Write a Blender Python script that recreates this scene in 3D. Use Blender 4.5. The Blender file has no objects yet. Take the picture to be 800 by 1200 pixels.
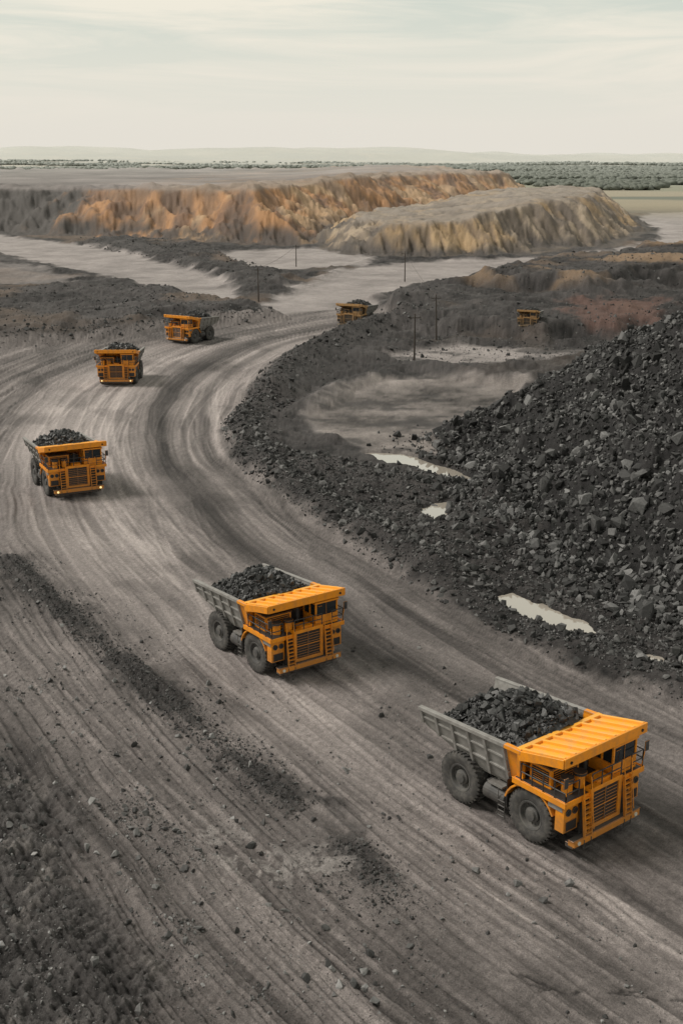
import bpy, bmesh, math, numpy as np
from mathutils import Vector, Matrix
rng=np.random.default_rng(11)
scene=bpy.context.scene
# ------------------------------------------------------------------ camera frame: image pixels to ground positions
PITCH=math.radians(16.5); F=1400.; H=35.
sP,cP=math.sin(PITCH),math.cos(PITCH)
def W(px,py,z=0.):
    """image pixel, cast through the camera -> position on the level plane z"""
    u=(px-400)/F; v=(py-600)/F
    t=(H-z)/(sP+v*cP)
    return (u*t,(cP-v*sP)*t)
def WP(pts): return [W(*p) for p in pts]
# ------------------------------------------------------------------ noise
def _h(ix,iy,seed):
    h=(ix.astype(np.uint32)*np.uint32(374761393)+iy.astype(np.uint32)*np.uint32(668265263)+np.uint32((seed*1442695041)&0xffffffff))
    h=(h^(h>>np.uint32(13)))*np.uint32(1274126177)
    h=h^(h>>np.uint32(16))
    return (h&np.uint32(0xffffff)).astype(np.float32)/np.float32(0xffffff)*2-1
def vn(x,y,seed=0):
    fx=np.floor(x);fy=np.floor(y)
    ix=fx.astype(np.int64);iy=fy.astype(np.int64)
    tx=(x-fx).astype(np.float32);ty=(y-fy).astype(np.float32)
    tx=tx*tx*(3-2*tx);ty=ty*ty*(3-2*ty)
    a=_h(ix,iy,seed);b=_h(ix+1,iy,seed);c=_h(ix,iy+1,seed);d=_h(ix+1,iy+1,seed)
    return a+(b-a)*tx+(c-a)*ty+(a-b-c+d)*tx*ty
def fbm(x,y,o=4,seed=0,g=.5,rot=True):
    s=0;a=1.;t=0
    for i in range(o):
        s=s+a*vn(x,y,seed+i*17);t+=a;a*=g
        if rot: x,y=(1.6*x+1.2*y+3.1),(-1.2*x+1.6*y+7.7)
        else: x,y=2.03*x+3.1,2.03*y+7.7
    return s/t*1.5
def sm(a,b,x):
    t=np.clip((x-a)/(b-a),0,1);return t*t*(3-2*t)
def sdf(X,Y,poly,m=40.):
    xs=[p[0] for p in poly];ys=[p[1] for p in poly]
    out=np.full(X.shape,-m,np.float32)
    k=np.nonzero((X>min(xs)-m)&(X<max(xs)+m)&(Y>min(ys)-m)&(Y<max(ys)+m))[0]
    if len(k)==0:return out
    x=X[k];y=Y[k];d2=np.full(x.shape,1e12);ins=np.zeros(x.shape,bool)
    n=len(poly)
    for i in range(n):
        ax,ay=poly[i];bx,by=poly[(i+1)%n];ex,ey=bx-ax,by-ay
        t=np.clip(((x-ax)*ex+(y-ay)*ey)/(ex*ex+ey*ey+1e-9),0,1)
        d2=np.minimum(d2,(x-ax-t*ex)**2+(y-ay-t*ey)**2)
        c=((ay>y)!=(by>y))
        if ey!=0: ins^=c&(x<ex*(y-ay)/ey+ax)
    d=np.sqrt(d2);out[k]=np.maximum(np.where(ins,d,-d),-m)
    return out
def ldist(X,Y,pl,m=40.):
    xs=[p[0] for p in pl];ys=[p[1] for p in pl]
    out=np.full(X.shape,m,np.float32)
    k=np.nonzero((X>min(xs)-m)&(X<max(xs)+m)&(Y>min(ys)-m)&(Y<max(ys)+m))[0]
    if len(k)==0:return out
    x=X[k];y=Y[k];d2=np.full(x.shape,1e12)
    for i in range(len(pl)-1):
        ax,ay=pl[i];bx,by=pl[i+1];ex,ey=bx-ax,by-ay
        t=np.clip(((x-ax)*ex+(y-ay)*ey)/(ex*ex+ey*ey+1e-9),0,1)
        d2=np.minimum(d2,(x-ax-t*ex)**2+(y-ay-t*ey)**2)
    out[k]=np.minimum(np.sqrt(d2),m);return out
def catmull(pts,n=10):
    p=[pts[0]]+list(pts)+[pts[-1]];o=[]
    for i in range(1,len(p)-2):
        for j in range(n):
            t=j/n
            o.append(tuple(.5*((2*p[i][k])+(-p[i-1][k]+p[i+1][k])*t+(2*p[i-1][k]-5*p[i][k]+4*p[i+1][k]-p[i+2][k])*t*t+(-p[i-1][k]+3*p[i][k]-3*p[i+1][k]+p[i+2][k])*t**3) for k in (0,1)))
    o.append(tuple(pts[-1]));return o
# ------------------------------------------------------------------ site layout, mostly in image pixels
CL=catmull(WP([(520,362),(440,373),(375,385),(295,404),(228,440),(194,490),(200,540),(238,592),(305,650),(405,722),(525,800),(665,885),(810,965),(1050,1090),(1400,1240)]),9)
ROAD=WP([(-900,412),(-300,408),(0,404),(90,399),(190,384),(250,378),(300,374),(345,366),(440,360),(470,374),(432,384),(380,402),(330,428),(302,462),(262,500),(275,545),(350,600),(480,683),(600,752),(700,794),(800,828),(1000,915),(1500,1150),(1500,1500),(-1500,1500)])
RUBBLE=WP([(-400,800),(-60,850),(20,880),(45,950),(80,1020),(110,1100),(190,1200),(260,1300),(-400,1300)])
LIGHT=[WP(p) for p in [
 [(-300,270),(0,276),(120,291),(230,318),(275,340),(262,353),(225,349),(120,324),(0,299),(-300,290)],
 [(255,297),(350,291),(440,298),(425,313),(290,317)],
 [(300,362),(345,338),(395,318),(470,309),(600,303),(700,296),(770,284),(770,268),(740,262),(760,250),(1100,240),(1100,262),(830,292),(720,305),(640,314),(560,325),(470,340),(430,362),(330,374)],
 [(-300,307),(0,309),(50,315),(95,327),(50,336),(-300,336)],
 [(350,489),(395,462),(440,446),(500,442),(612,452),(600,478),(545,512),(500,535),(430,528),(370,502)],
 [(440,418),(520,407),(600,410),(690,412),(640,422),(500,430)],
]]
PILE=[(12,150),(13.5,138),(14,127),(17,113),(19,103),(23,95),(27,86),(36,74),(80,60),(140,100),(140,200),(70,192),(38,178),(22,165)]
B1=[W(-500,268),W(0,275),W(100,279),W(250,287),W(360,290),W(470,272),W(600,251),W(665,242),(175,1050),(150,1300),(200,1750),(-1100,1750)]
B2=WP([(352,286),(400,299),(470,304),(600,300),(700,292),(748,284),(770,272),(755,258),(700,246),(600,252),(470,262),(380,270)])
B3=WP([(425,372),(470,388),(560,398),(640,403),(700,398),(800,392),(1100,388),(1100,308),(830,300),(700,316),(600,328),(500,346)])
B3b=WP([(520,354),(600,362),(690,366),(800,352),(1100,345),(1100,300),(830,302),(700,318),(600,331)])
B4=WP([(-400,404),(0,400),(90,395),(200,380),(310,372),(330,362),(280,357),(230,353),(190,347),(100,342),(0,345),(-400,345)])
B5=WP([(70,284),(150,281),(235,290),(330,318),(350,335),(300,338),(245,322),(160,300)])
WIND=catmull(WP([(10,655),(50,695),(110,747),(170,797),(240,857),(310,912),(380,965),(430,1015),(470,1060)]),4)
CRACK=WP([(600,1140),(640,1158),(690,1166),(730,1163),(780,1172),(840,1168)])
BERMS=[(catmull(WP([(470,384),(432,392),(385,412),(340,440),(318,468)]),3),7.5,3.6),
 (catmull(WP([(318,468),(285,500),(296,535),(340,572),(420,622),(520,676),(640,744),(740,783),(830,812),(1000,880)]),4),4.2,1.7),
 (WP([(-200,294),(0,303),(110,327),(215,352)]),3.,1.1),
 (WP([(-200,406),(0,402),(90,397),(200,381),(315,374)]),6.,2.6),
 (WP([(0,268),(110,281),(170,292),(240,316),(290,336)]),6.,1.3),
 (WP([(330,346),(390,320),(440,302)]),4.,.8),
 (WP([(440,352),(560,330),(640,318),(800,297)]),5.,2.0),
 (WP([(500,432),(560,444),(615,450),(660,440)]),5.,1.8),
 (WP([(360,478),(400,455),(450,440)]),4.,1.5),
 ]
PUD=[WP([(428,528),(470,530),(505,538),(552,556),(548,565),(500,549),(455,540)]),
     WP([(498,594),(512,588),(524,586),(520,602),(512,609)]),
     WP([(578,694),(600,690),(640,708),(690,726),(702,741),(660,740),(615,724),(585,706)]),
     WP([(752,764),(772,767),(782,772),(768,774)]),
     WP([(796,768),(830,772),(830,790),(800,780)])]
PZ=-.30
TR=[]
r2=np.random.default_rng(5)
for i in range(44):
    TR.append((r2.uniform(-36,9),r2.uniform(1.0,7.),r2.uniform(.008,.026),r2.uniform(0,6.28),r2.uniform(.18,.65),r2.uniform(-1.3,.8),r2.uniform(0,300),r2.uniform(50,200)))
def terrain(X,Y):
    X=np.asarray(X,np.float64);Y=np.asarray(Y,np.float64);D=np.hypot(X,Y)
    nb=fbm(X*.018,Y*.018,4,1);nm=fbm(X*.13,Y*.13,4,2);ns=fbm(X*.7,Y*.7,4,3)
    nf=fbm(X*3.1,Y*3.1,3,4)
    L2=fbm(X/24,Y/24,5,5,.55)
    s=np.zeros_like(X);d=np.zeros_like(X)
    k=np.nonzero(D<420)[0]
    if len(k):
        x=X[k].astype(np.float32);y=Y[k].astype(np.float32)
        bd=np.full(x.shape,1e12,np.float32);bs=np.zeros_like(x);bg=np.ones_like(x);acc=0.
        for i in range(len(CL)-1):
            ax,ay=CL[i];bx,by=CL[i+1];ex,ey=bx-ax,by-ay;l=math.hypot(ex,ey)
            t=np.clip(((x-ax)*ex+(y-ay)*ey)/(l*l),0,1)
            qx=x-ax-t*ex;qy=y-ay-t*ey;dd=qx*qx+qy*qy
            c=dd<bd
            bd=np.where(c,dd,bd);bs=np.where(c,acc+t*l,bs);bg=np.where(c,np.sign(ex*qy-ey*qx),bg)
            acc+=l
        s[k]=bs;d[k]=np.sqrt(bd)*bg
    d0=d
    d=d+.9*fbm(X/16,Y/16,3,49)          # wheel paths wander
    rd=sdf(X,Y,ROAD)
    R=sm(-1.2,1.2,rd+1.0*nm+.5*ns)
    L=np.zeros_like(X)
    for i,p in enumerate(LIGHT):
        w=1.2 if i>=4 else 2.5
        L=np.maximum(L,sm(-w,w,sdf(X,Y,p)+(1.2 if i>=4 else 2.)*nm*1.6)*(.45 if i==3 else 1))
    flat=np.maximum(R,L)
    far=sm(700,1000,D)
    rough=(1-flat)*(1-far)
    lump1=np.maximum(fbm(X/4.5,Y/4.5,5,8,.55)+.35,0)
    lump2=np.maximum(L2+.25,0)
    z=rough*(np.clip(1.1-D*.001,.4,.9)*lump1+np.clip((D-110)*.009,.0,1.5)*lump2)
    z+=rough*.09*nf*(D<260)+rough*.18*ns
    z+=L*.25*nm
    for pl,hw,hh in BERMS:
        dd=ldist(X,Y,pl)+1.1*nm*hw/4+.3*ns
        prof=np.clip(1-dd/hw,0,1)
        z=np.maximum(z,prof**.9*hh*(1+.45*nm)+(.2*ns+.08*nf)*np.minimum(prof*5,1))
    d3=sdf(X,Y,B3);z+=np.clip(d3*.45+2*nm,0,3.0)*(1-.9*R)*(1-L)
    d3b=sdf(X,Y,B3b,80);z+=np.clip(d3b*.4+2.5*nm,0,4.5)*(1-.6*L)
    d4=sdf(X,Y,B4);z+=np.clip(d4*.3+2*nm,0,1.6)*(1-R)*(1-L)
    d5=sdf(X,Y,B5);z+=np.clip(d5*.3+2*nm,0,1.2)*(1-L)
    # coal pile
    dp=sdf(X,Y,PILE,60)+1.6*nm+.6*ns+2.5*nb
    hp=np.clip(dp,0,None)*.62
    cap=18.5+2.5*nb
    hp=np.where(hp<cap-4,hp,cap-4+4*np.tanh((hp-cap+4)/4))
    pm=sm(0,1.5,dp)
    z=z*(1-pm)+pm*0.3+hp+pm*(.65*fbm(X/2.4,Y/2.4,4,21,.6)+.9*nm+.12*nf)
    # spoil benches: concave toe, eroded face, hummocky crest
    gx=fbm(X/17+Y/60,Y/38,5,31,.6);gr=np.abs(fbm(X/12+Y/30,Y/26,5,33,.6));iso=fbm(X/7,Y/7,5,37,.6)
    d1=sdf(X,Y,B1,90)+9*nb+7*gx
    hcap=20.5+5*np.exp(-((X-60)/90)**2)+1.4*nb
    q=np.clip(d1,0,None);h1=np.where(q<14,q*q*.0175,3.43+(q-14)*.58)
    h1=h1-3.4*gr*sm(0,10,d1)*(1-sm(34,52,d1))+1.9*iso*sm(0,6,d1)*(1-sm(34,56,d1))
    h1=np.minimum(h1,hcap+.35*fbm(X/40,Y/40,4,35)*sm(45,65,d1)+2.6*np.maximum(fbm(X/13,Y/13,4,36),-.1)*sm(34,44,d1)*(1-sm(55,110,d1)))
    h1=np.maximum(h1,0)
    d2=sdf(X,Y,B2,60)+6.0*gx+3*nb
    h2cap=10.6+sm(20,95,X)*7.2+1.0*nm
    gr2=np.abs(fbm(X/7+Y/40,Y/30,5,34,.6))
    q2=np.clip(d2,0,None);h2=np.where(q2<6,q2*q2*.035,1.26+(q2-6)*.62)-2.6*gr*sm(0,8,d2)*(1-sm(22,36,d2))-2.6*gr2*sm(0,8,d2)*(1-sm(20,34,d2))+1.4*iso*sm(0,6,d2)*(1-sm(26,44,d2))
    h2=np.maximum(np.minimum(h2,h2cap+1.1*L2+1.0*np.maximum(fbm(X/9,Y/9,4,38),-.1)*(1-sm(30,60,d2))),0)
    m1=sm(0,5,d1+2*nm);m2=sm(0,4,d2+2*nm)
    hb=np.maximum(np.where(d1>0,h1,0),np.where(d2>0,h2,0))
    z=np.where(hb>z,hb,z)
    is2=(d2>0)&(h2>=h1-.2)
    hills=np.maximum(0,fbm(X/2600,Y/1800,4,41)+.45)*115*sm(6500,11500,D)+np.maximum(0,fbm(X/1500,Y/900,4,43)+.1)*22*sm(2200,5000,D)
    z+=hills
    # haul road relief
    llm=sm(-13,-22,d+3*nb)*R
    rut=fbm(d*.9,s*.02,4,51,.6,False);rut2=fbm(d*3.2+.4*nm,s*.05,3,53,.6,False);rut3=fbm(d*8.5+.5*ns,s*.09,2,54,.6,False)
    pat=sm(-.35,.5,fbm(X/9,Y/9,4,56))
    z+=R*(.05*rut+(.015+.04*pat)*rut2+.012*rut3*(D<130))*(D<400)+llm*(.18*rut+.11*rut2+.03*rut3*(D<130))
    z+=R*.03*nf*(.4+llm)*(D<140)
    tk=np.zeros_like(X);tkl=np.zeros_like(X);tdm=np.zeros_like(X)
    kk=np.nonzero((R>.01)&(D<330))[0]
    if len(kk):
        dk=d0[kk];sk=s[kk]
        for (c,a,w,ph,wd_,tone,s0,ln) in TR:
            for off in (0,4.7):
                q=np.abs(dk-(c+off+a*np.sin(sk*w+ph)))
                g_=sm(s0-8,s0+8,sk)*sm(s0+ln+8,s0+ln-8,sk)
                m_=(sm(wd_+.12,wd_-.12,q))*g_
                edge=np.exp(-((q-wd_-.12)/.13)**2)*g_
                tk[kk]+=m_*tone;tkl[kk]+=edge;tdm[kk]=np.maximum(tdm[kk],m_)
    z+=-.07*tdm+.055*np.minimum(tkl,1.2)
    tread=np.sin(s*2*math.pi/.60+2*np.floor(d/.9))*np.maximum(tdm*(D<160),0)*sm(-.4,.4,nm+ns)
    z+=R*.02*tread
    wd=ldist(X,Y,WIND)+1.0*nm+.8*ns+.25*nf
    brk=sm(-.6,.3,fbm(X*.12+5,Y*.12,3,57)+.35)*sm(50,56,Y)
    wp=np.clip(1-wd/(1.35),0,1)*brk
    z+=wp*(.24+.24*ns+.16*nf)
    rb=sm(-1.5,1.5,sdf(X,Y,RUBBLE)+2.6*nm+1.2*ns)
    z+=rb*(.34*lump1+.15*nf+.20*ns)
    ck=ldist(X,Y,CRACK)+.25*ns+.15*nf
    ckm=np.exp(-(ck/.10)**2)
    z-=.06*ckm
    pd=np.full(X.shape,-40.)
    for p in PUD: pd=np.maximum(pd,sdf(X,Y,p))
    near=sm(-6,-1,pd)
    z=np.where(pd>-6,z*(1-near*.75),z)
    pm2=sm(-.7,.5,pd+.5*ns+.5*nm)
    z=np.where(pd>-6,np.maximum(z,PZ+.12)*(1-pm2)+pm2*(PZ-.22),z)
    # ---------------------------------------------------------------- colour
    def mix(c,col,m):
        m=m[:,None];return c*(1-m)+np.asarray(col)*m
    dark=(.043+.020*nm+.018*ns+.016*nb+.016*nf)[:,None]*np.array([1.05,1.,.97])
    C=dark.copy()
    C=mix(C,np.array([.17,.128,.092]),.5*sm(.15,.55,fbm(X/30,Y/30,4,61))*sm(150,330,D))
    C=mix(C,np.array([.24,.17,.105]),sm(-.05,.35,L2)*sm(0,10,d3b)*.8)
    red=sdf(X,Y,WP([(660,372),(785,366),(790,390),(690,396)]))
    C=mix(C,np.array([.14,.078,.06]),.6*sm(-2,4,red+6*nm+2*ns))
    lc=(.260+.03*nb+.06*nm+.035*ns)[:,None]*np.array([1.05,.99,.94])
    C=mix(C,lc,L)
    pit=sdf(X,Y,LIGHT[4])
    C=mix(C,(.155+.10*nm+.06*ns+.02*nf)[:,None]*np.array([1.06,.985,.91]),sm(-2,1,pit+2*nm)*(1-R)*L)
    C=mix(C,(.055+.02*ns)[:,None]*np.array([1.04,1,.96]),sm(-.02,.35,fbm(X/7,Y/3.5,5,65,.6))*L*(D<260)*.85)
    st=fbm(d*.30,s*.009,3,71,.5,False);st2=fbm(d*1.3,s*.014,4,73,.62,False);st3=fbm(d*4.5+.5*nm,s*.035,3,75,.6,False)
    v=.165+.060*st+(.045+.045*pat)*st2+(.02+.045*pat)*st3+.03*rut3*(D<150)+.03*nb+.030*nm+.028*nf
    v+=.11*sm(-3,-9,d)*sm(-27,-16,d)*sm(60,120,s)*(1-sm(190,260,s)*.6)
    v+=.05*sm(5,9,d)
    v*=1-.30*sm(.0,.55,fbm(X/6+.3*Y/6,Y/11,5,58,.6))
    band=np.exp(-((d+.5+1.2*nb)/2.6)**2)+.7*np.exp(-((d-5.5)/.9)**2)*sm(-.3,.4,nb+st)
    v*=1-.68*np.clip(band,0,1)*(1-sm(210,300,s))*(.8+.45*st3)
    v*=1-.34*np.exp(-((d-1.)/2.2)**2)*sm(210,260,s)*(.8+.5*st3)
    v*=1-llm*(.13+.38*np.clip(st2*1.4,-1,1)+.24*np.clip(st3*1.5,-1,1)+.14*np.clip(rut3*2,-1,1))
    v*=1+.28*np.clip(tk,-1.5,1.0)+.20*np.minimum(tkl,1)
    v*=1-.10*tread
    v*=1-.6*ckm-.20*sm(0,.6,fbm(X/5,Y/5,3,79))*sm(60,46,Y)*sm(4,10,X)
    v=np.clip(v,.034,.42)
    C=mix(C,v[:,None]*np.array([1.06,.985,.93]),R)
    C=mix(C,(.045+.02*ns+.03*nf)[:,None]*np.array([1.03,1,.97]),sm(.0,.6,wp+.2*nf*(wp>0))*.85)
    wide=np.exp(-((ldist(X,Y,WIND)-.5)/3.)**2)*brk
    C=C*(1-.50*wide*sm(-.3,.5,ns+.6*nf+.5*st3))[:,None]
    C=mix(C,(.052+.03*ns+.035*nf)[:,None]*np.array([1.03,1,.97]),rb*.9)
    C=mix(C,(.16+.05*nf)[:,None]*np.array([1.05,1,.93]),rb*sm(.3,.6,fbm(X/1.9,Y/1.9,3,77))*.65)
    wsh=np.exp(-(ldist(X,Y,WP([(250,985),(330,1020),(380,1010)]))/2.)**2)*sm(.0,.7,ns+nf)
    C=mix(C,np.array([.36,.35,.33]),wsh*.55)
    C=mix(C,(.020+.010*ns+.010*nf+.008*nm)[:,None]*np.array([1.,1.,1.]),pm)
    nz1=fbm(X/9,Y/15,5,81,.6)
    org=mix(np.tile(np.array([.37,.21,.10]),(X.size,1)),np.array([.19,.115,.07]),sm(-.15,.4,nz1))
    org=mix(org,np.array([.41,.30,.18]),.75*sm(.1,.5,fbm(X/22,Y/22,4,83)+.3*iso))
    org=mix(org,np.array([.09,.075,.062]),sm(.3,.9,gr*1.8)*.5)
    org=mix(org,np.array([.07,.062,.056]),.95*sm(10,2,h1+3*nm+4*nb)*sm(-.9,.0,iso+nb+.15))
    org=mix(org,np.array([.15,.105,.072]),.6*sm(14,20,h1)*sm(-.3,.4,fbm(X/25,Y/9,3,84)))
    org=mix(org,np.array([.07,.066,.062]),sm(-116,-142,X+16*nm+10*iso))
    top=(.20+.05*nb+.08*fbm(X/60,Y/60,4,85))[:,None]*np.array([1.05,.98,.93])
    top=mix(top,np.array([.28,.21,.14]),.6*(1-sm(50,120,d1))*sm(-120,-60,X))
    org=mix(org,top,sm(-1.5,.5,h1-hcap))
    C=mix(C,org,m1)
    pal=mix(np.tile(np.array([.33,.275,.20]),(X.size,1)),np.array([.15,.128,.10]),sm(-.2,.3,fbm(X/8+Y/40,Y/18,5,87,.6)))
    pal=mix(pal,np.array([.40,.28,.14]),.65*sm(.05,.5,fbm(X/26,Y/26,3,89)))
    pal=mix(pal,np.array([.11,.095,.08]),.6*sm(.25,.8,gr2*1.8))
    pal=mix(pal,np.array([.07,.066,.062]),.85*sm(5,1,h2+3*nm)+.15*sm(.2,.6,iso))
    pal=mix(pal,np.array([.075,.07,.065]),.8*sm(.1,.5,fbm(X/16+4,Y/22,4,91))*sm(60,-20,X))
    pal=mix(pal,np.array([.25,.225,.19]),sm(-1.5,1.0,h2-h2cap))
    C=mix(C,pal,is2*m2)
    fld=fbm(X/260,Y/420,3,95)
    fc=mix(np.tile(np.array([.17,.175,.105]),(X.size,1)),np.array([.26,.23,.15]),sm(-.1,.2,fld))
    fc=mix(fc,np.array([.09,.105,.07]),sm(.0,.25,fbm(X/400+9,Y/260,5,97)))
    plain=far*(1-m1)*(1-is2*m2)
    C=mix(C,fc,plain)
    C=C*(1-.35*sm(PZ+.35,PZ+.02,z)*(pd>-4))[:,None]
    C=C*np.array([1.04,.99,1.0])
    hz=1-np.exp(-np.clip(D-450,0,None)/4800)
    C=mix(C,np.array([.57,.57,.535]),hz*.97)  # aerial haze painted into the ground colour, paler with distance from origin
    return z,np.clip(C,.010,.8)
# ------------------------------------------------------------------ materials
def newmat(name):
    m=bpy.data.materials.new(name);m.use_nodes=True
    nt=m.node_tree;b=nt.nodes['Principled BSDF'];return m,nt,b
def N(nt,t,**k):
    n=nt.nodes.new(t)
    for a,v in k.items(): setattr(n,a,v)
    return n
def ground_mat():
    m,nt,b=newmat('dusty_ground');l=nt.links
    at=N(nt,'ShaderNodeAttribute',attribute_name='Col')
    tc=N(nt,'ShaderNodeTexCoord')
    n1=N(nt,'ShaderNodeTexNoise');n1.inputs['Scale'].default_value=2.8;n1.inputs['Detail'].default_value=6;n1.inputs['Roughness'].default_value=.78
    n2=N(nt,'ShaderNodeTexNoise');n2.inputs['Scale'].default_value=14;n2.inputs['Detail'].default_value=3;n2.inputs['Roughness'].default_value=.7
    l.new(tc.outputs['Object'],n1.inputs['Vector']);l.new(tc.outputs['Object'],n2.inputs['Vector'])
    mr=N(nt,'ShaderNodeMapRange');mr.inputs['From Min'].default_value=.28;mr.inputs['From Max'].default_value=.72;mr.inputs['To Min'].default_value=.68;mr.inputs['To Max'].default_value=1.32
    l.new(n1.outputs['Fac'],mr.inputs['Value'])
    mr2=N(nt,'ShaderNodeMapRange');mr2.inputs['From Min'].default_value=.3;mr2.inputs['From Max'].default_value=.7;mr2.inputs['To Min'].default_value=.60;mr2.inputs['To Max'].default_value=1.40
    l.new(n2.outputs['Fac'],mr2.inputs['Value'])
    mu=N(nt,'ShaderNodeMath',operation='MULTIPLY');l.new(mr.outputs[0],mu.inputs[0]);l.new(mr2.outputs[0],mu.inputs[1])
    vm=N(nt,'ShaderNodeVectorMath',operation='SCALE');l.new(at.outputs['Color'],vm.inputs[0]);l.new(mu.outputs[0],vm.inputs['Scale'])
    l.new(vm.outputs[0],b.inputs['Base Color'])
    b.inputs['Roughness'].default_value=.82;b.inputs['Specular IOR Level'].default_value=.3
    bp=N(nt,'ShaderNodeBump');bp.inputs['Strength'].default_value=1.;bp.inputs['Distance'].default_value=.20
    l.new(n1.outputs['Fac'],bp.inputs['Height'])
    bp2=N(nt,'ShaderNodeBump');bp2.inputs['Strength'].default_value=.9;bp2.inputs['Distance'].default_value=.05
    l.new(n2.outputs['Fac'],bp2.inputs['Height']);l.new(bp.outputs[0],bp2.inputs['Normal']);l.new(bp2.outputs[0],b.inputs['Normal'])
    return m
def rock_mat(name,rough=.75,spec=.4):
    m,nt,b=newmat(name);l=nt.links
    at=N(nt,'ShaderNodeAttribute',attribute_name='Col');tc=N(nt,'ShaderNodeTexCoord')
    n1=N(nt,'ShaderNodeTexNoise');n1.inputs['Scale'].default_value=5;n1.inputs['Detail'].default_value=5;n1.inputs['Roughness'].default_value=.65
    l.new(tc.outputs['Object'],n1.inputs['Vector'])
    mr=N(nt,'ShaderNodeMapRange');mr.inputs['From Min'].default_value=.25;mr.inputs['From Max'].default_value=.75;mr.inputs['To Min'].default_value=.6;mr.inputs['To Max'].default_value=1.4
    l.new(n1.outputs['Fac'],mr.inputs['Value'])
    vm=N(nt,'ShaderNodeVectorMath',operation='SCALE');l.new(at.outputs['Color'],vm.inputs[0]);l.new(mr.outputs[0],vm.inputs['Scale'])
    l.new(vm.outputs[0],b.inputs['Base Color']);b.inputs['Roughness'].default_value=rough;b.inputs['Specular IOR Level'].default_value=spec
    bp=N(nt,'ShaderNodeBump');bp.inputs['Strength'].default_value=.5;bp.inputs['Distance'].default_value=.06
    l.new(n1.outputs['Fac'],bp.inputs['Height']);l.new(bp.outputs[0],b.inputs['Normal'])
    return m
def dirty(name,col,rough=.5,dust=(.22,.20,.17),amt=.5,metal=0.,zlo=.6,zhi=3.6,scale=1.6):
    m,nt,b=newmat(name);l=nt.links;tc=N(nt,'ShaderNodeTexCoord')
    n1=N(nt,'ShaderNodeTexNoise');n1.inputs['Scale'].default_value=scale;n1.inputs['Detail'].default_value=7;n1.inputs['Roughness'].default_value=.7
    l.new(tc.outputs['Object'],n1.inputs['Vector'])
    sep=N(nt,'ShaderNodeSeparateXYZ');l.new(tc.outputs['Object'],sep.inputs[0])
    mz=N(nt,'ShaderNodeMapRange');mz.inputs['From Min'].default_value=zlo;mz.inputs['From Max'].default_value=zhi;mz.inputs['To Min'].default_value=.28;mz.inputs['To Max'].default_value=0.
    l.new(sep.outputs['Z'],mz.inputs['Value'])
    ad=N(nt,'ShaderNodeMath',operation='ADD');l.new(n1.outputs['Fac'],ad.inputs[0]);l.new(mz.outputs[0],ad.inputs[1])
    mr=N(nt,'ShaderNodeMapRange');mr.inputs['From Min'].default_value=.44;mr.inputs['From Max'].default_value=.74;mr.inputs['To Min'].default_value=.02;mr.inputs['To Max'].default_value=amt
    l.new(ad.outputs[0],mr.inputs['Value'])
    mx=N(nt,'ShaderNodeMix',data_type='RGBA');mx.inputs[6].default_value=(*col,1);mx.inputs[7].default_value=(*dust,1)
    l.new(mr.outputs[0],mx.inputs[0]);l.new(mx.outputs[2],b.inputs['Base Color'])
    b.inputs['Roughness'].default_value=rough;b.inputs['Metallic'].default_value=metal
    n2=N(nt,'ShaderNodeTexNoise');n2.inputs['Scale'].default_value=9;l.new(tc.outputs['Object'],n2.inputs['Vector'])
    bp=N(nt,'ShaderNodeBump');bp.inputs['Strength'].default_value=.15;bp.inputs['Distance'].default_value=.03
    l.new(n2.outputs['Fac'],bp.inputs['Height']);l.new(bp.outputs[0],b.inputs['Normal'])
    return m
M_G=ground_mat();M_R=rock_mat('rock');M_C=rock_mat('coal',.5,.5)
ORANGE=dirty('orange_paint',(.84,.29,.006),.4,(.16,.11,.07),.5)
YELLOW=dirty('canopy_paint',(.90,.40,.03),.45,(.50,.34,.18),.7,zlo=0,zhi=.1)
STEEL=dirty('worn_steel',(.27,.26,.245),.6,(.10,.09,.08),.8)
DARK=dirty('dark_steel',(.026,.026,.027),.6,(.12,.11,.10),.5)
TYRE=dirty('dusty_tyre',(.045,.043,.041),.85,(.15,.138,.125),.8,zlo=-3,zhi=-2,scale=2.5)
RIM=dirty('wheel_rim',(.07,.068,.066),.7,(.16,.148,.132),.7,zlo=-3,zhi=-2)
BLACK=dirty('black_grille',(.010,.010,.011),.5,(.06,.055,.05),.3)
DUSTY=dirty('dust_caked_paint',(.45,.25,.09),.8,(.20,.16,.12),.85)
m,nt,b=newmat('cab_glass');b.inputs['Base Color'].default_value=(.015,.02,.024,1);b.inputs['Roughness'].default_value=.06;GLASS=m
m,nt,b=newmat('head_lamp');b.inputs['Base Color'].default_value=(.6,.58,.5,1);b.inputs['Roughness'].default_value=.2;LAMP=m
m,nt,b=newmat('lit_head_lamp');b.inputs['Base Color'].default_value=(.8,.75,.6,1);b.inputs['Emission Color'].default_value=(1,.75,.25,1);b.inputs['Emission Strength'].default_value=.9;LIT=m
m,nt,b=newmat('pole_wood');b.inputs['Base Color'].default_value=(.06,.05,.042,1);b.inputs['Roughness'].default_value=.9;WOOD=m
m,nt,b=newmat('muddy_water');b.inputs['Base Color'].default_value=(.38,.34,.29,1);b.inputs['Roughness'].default_value=.07;b.inputs['Specular IOR Level'].default_value=1.
b.inputs['Coat Weight'].default_value=.8;WATER=m
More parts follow.
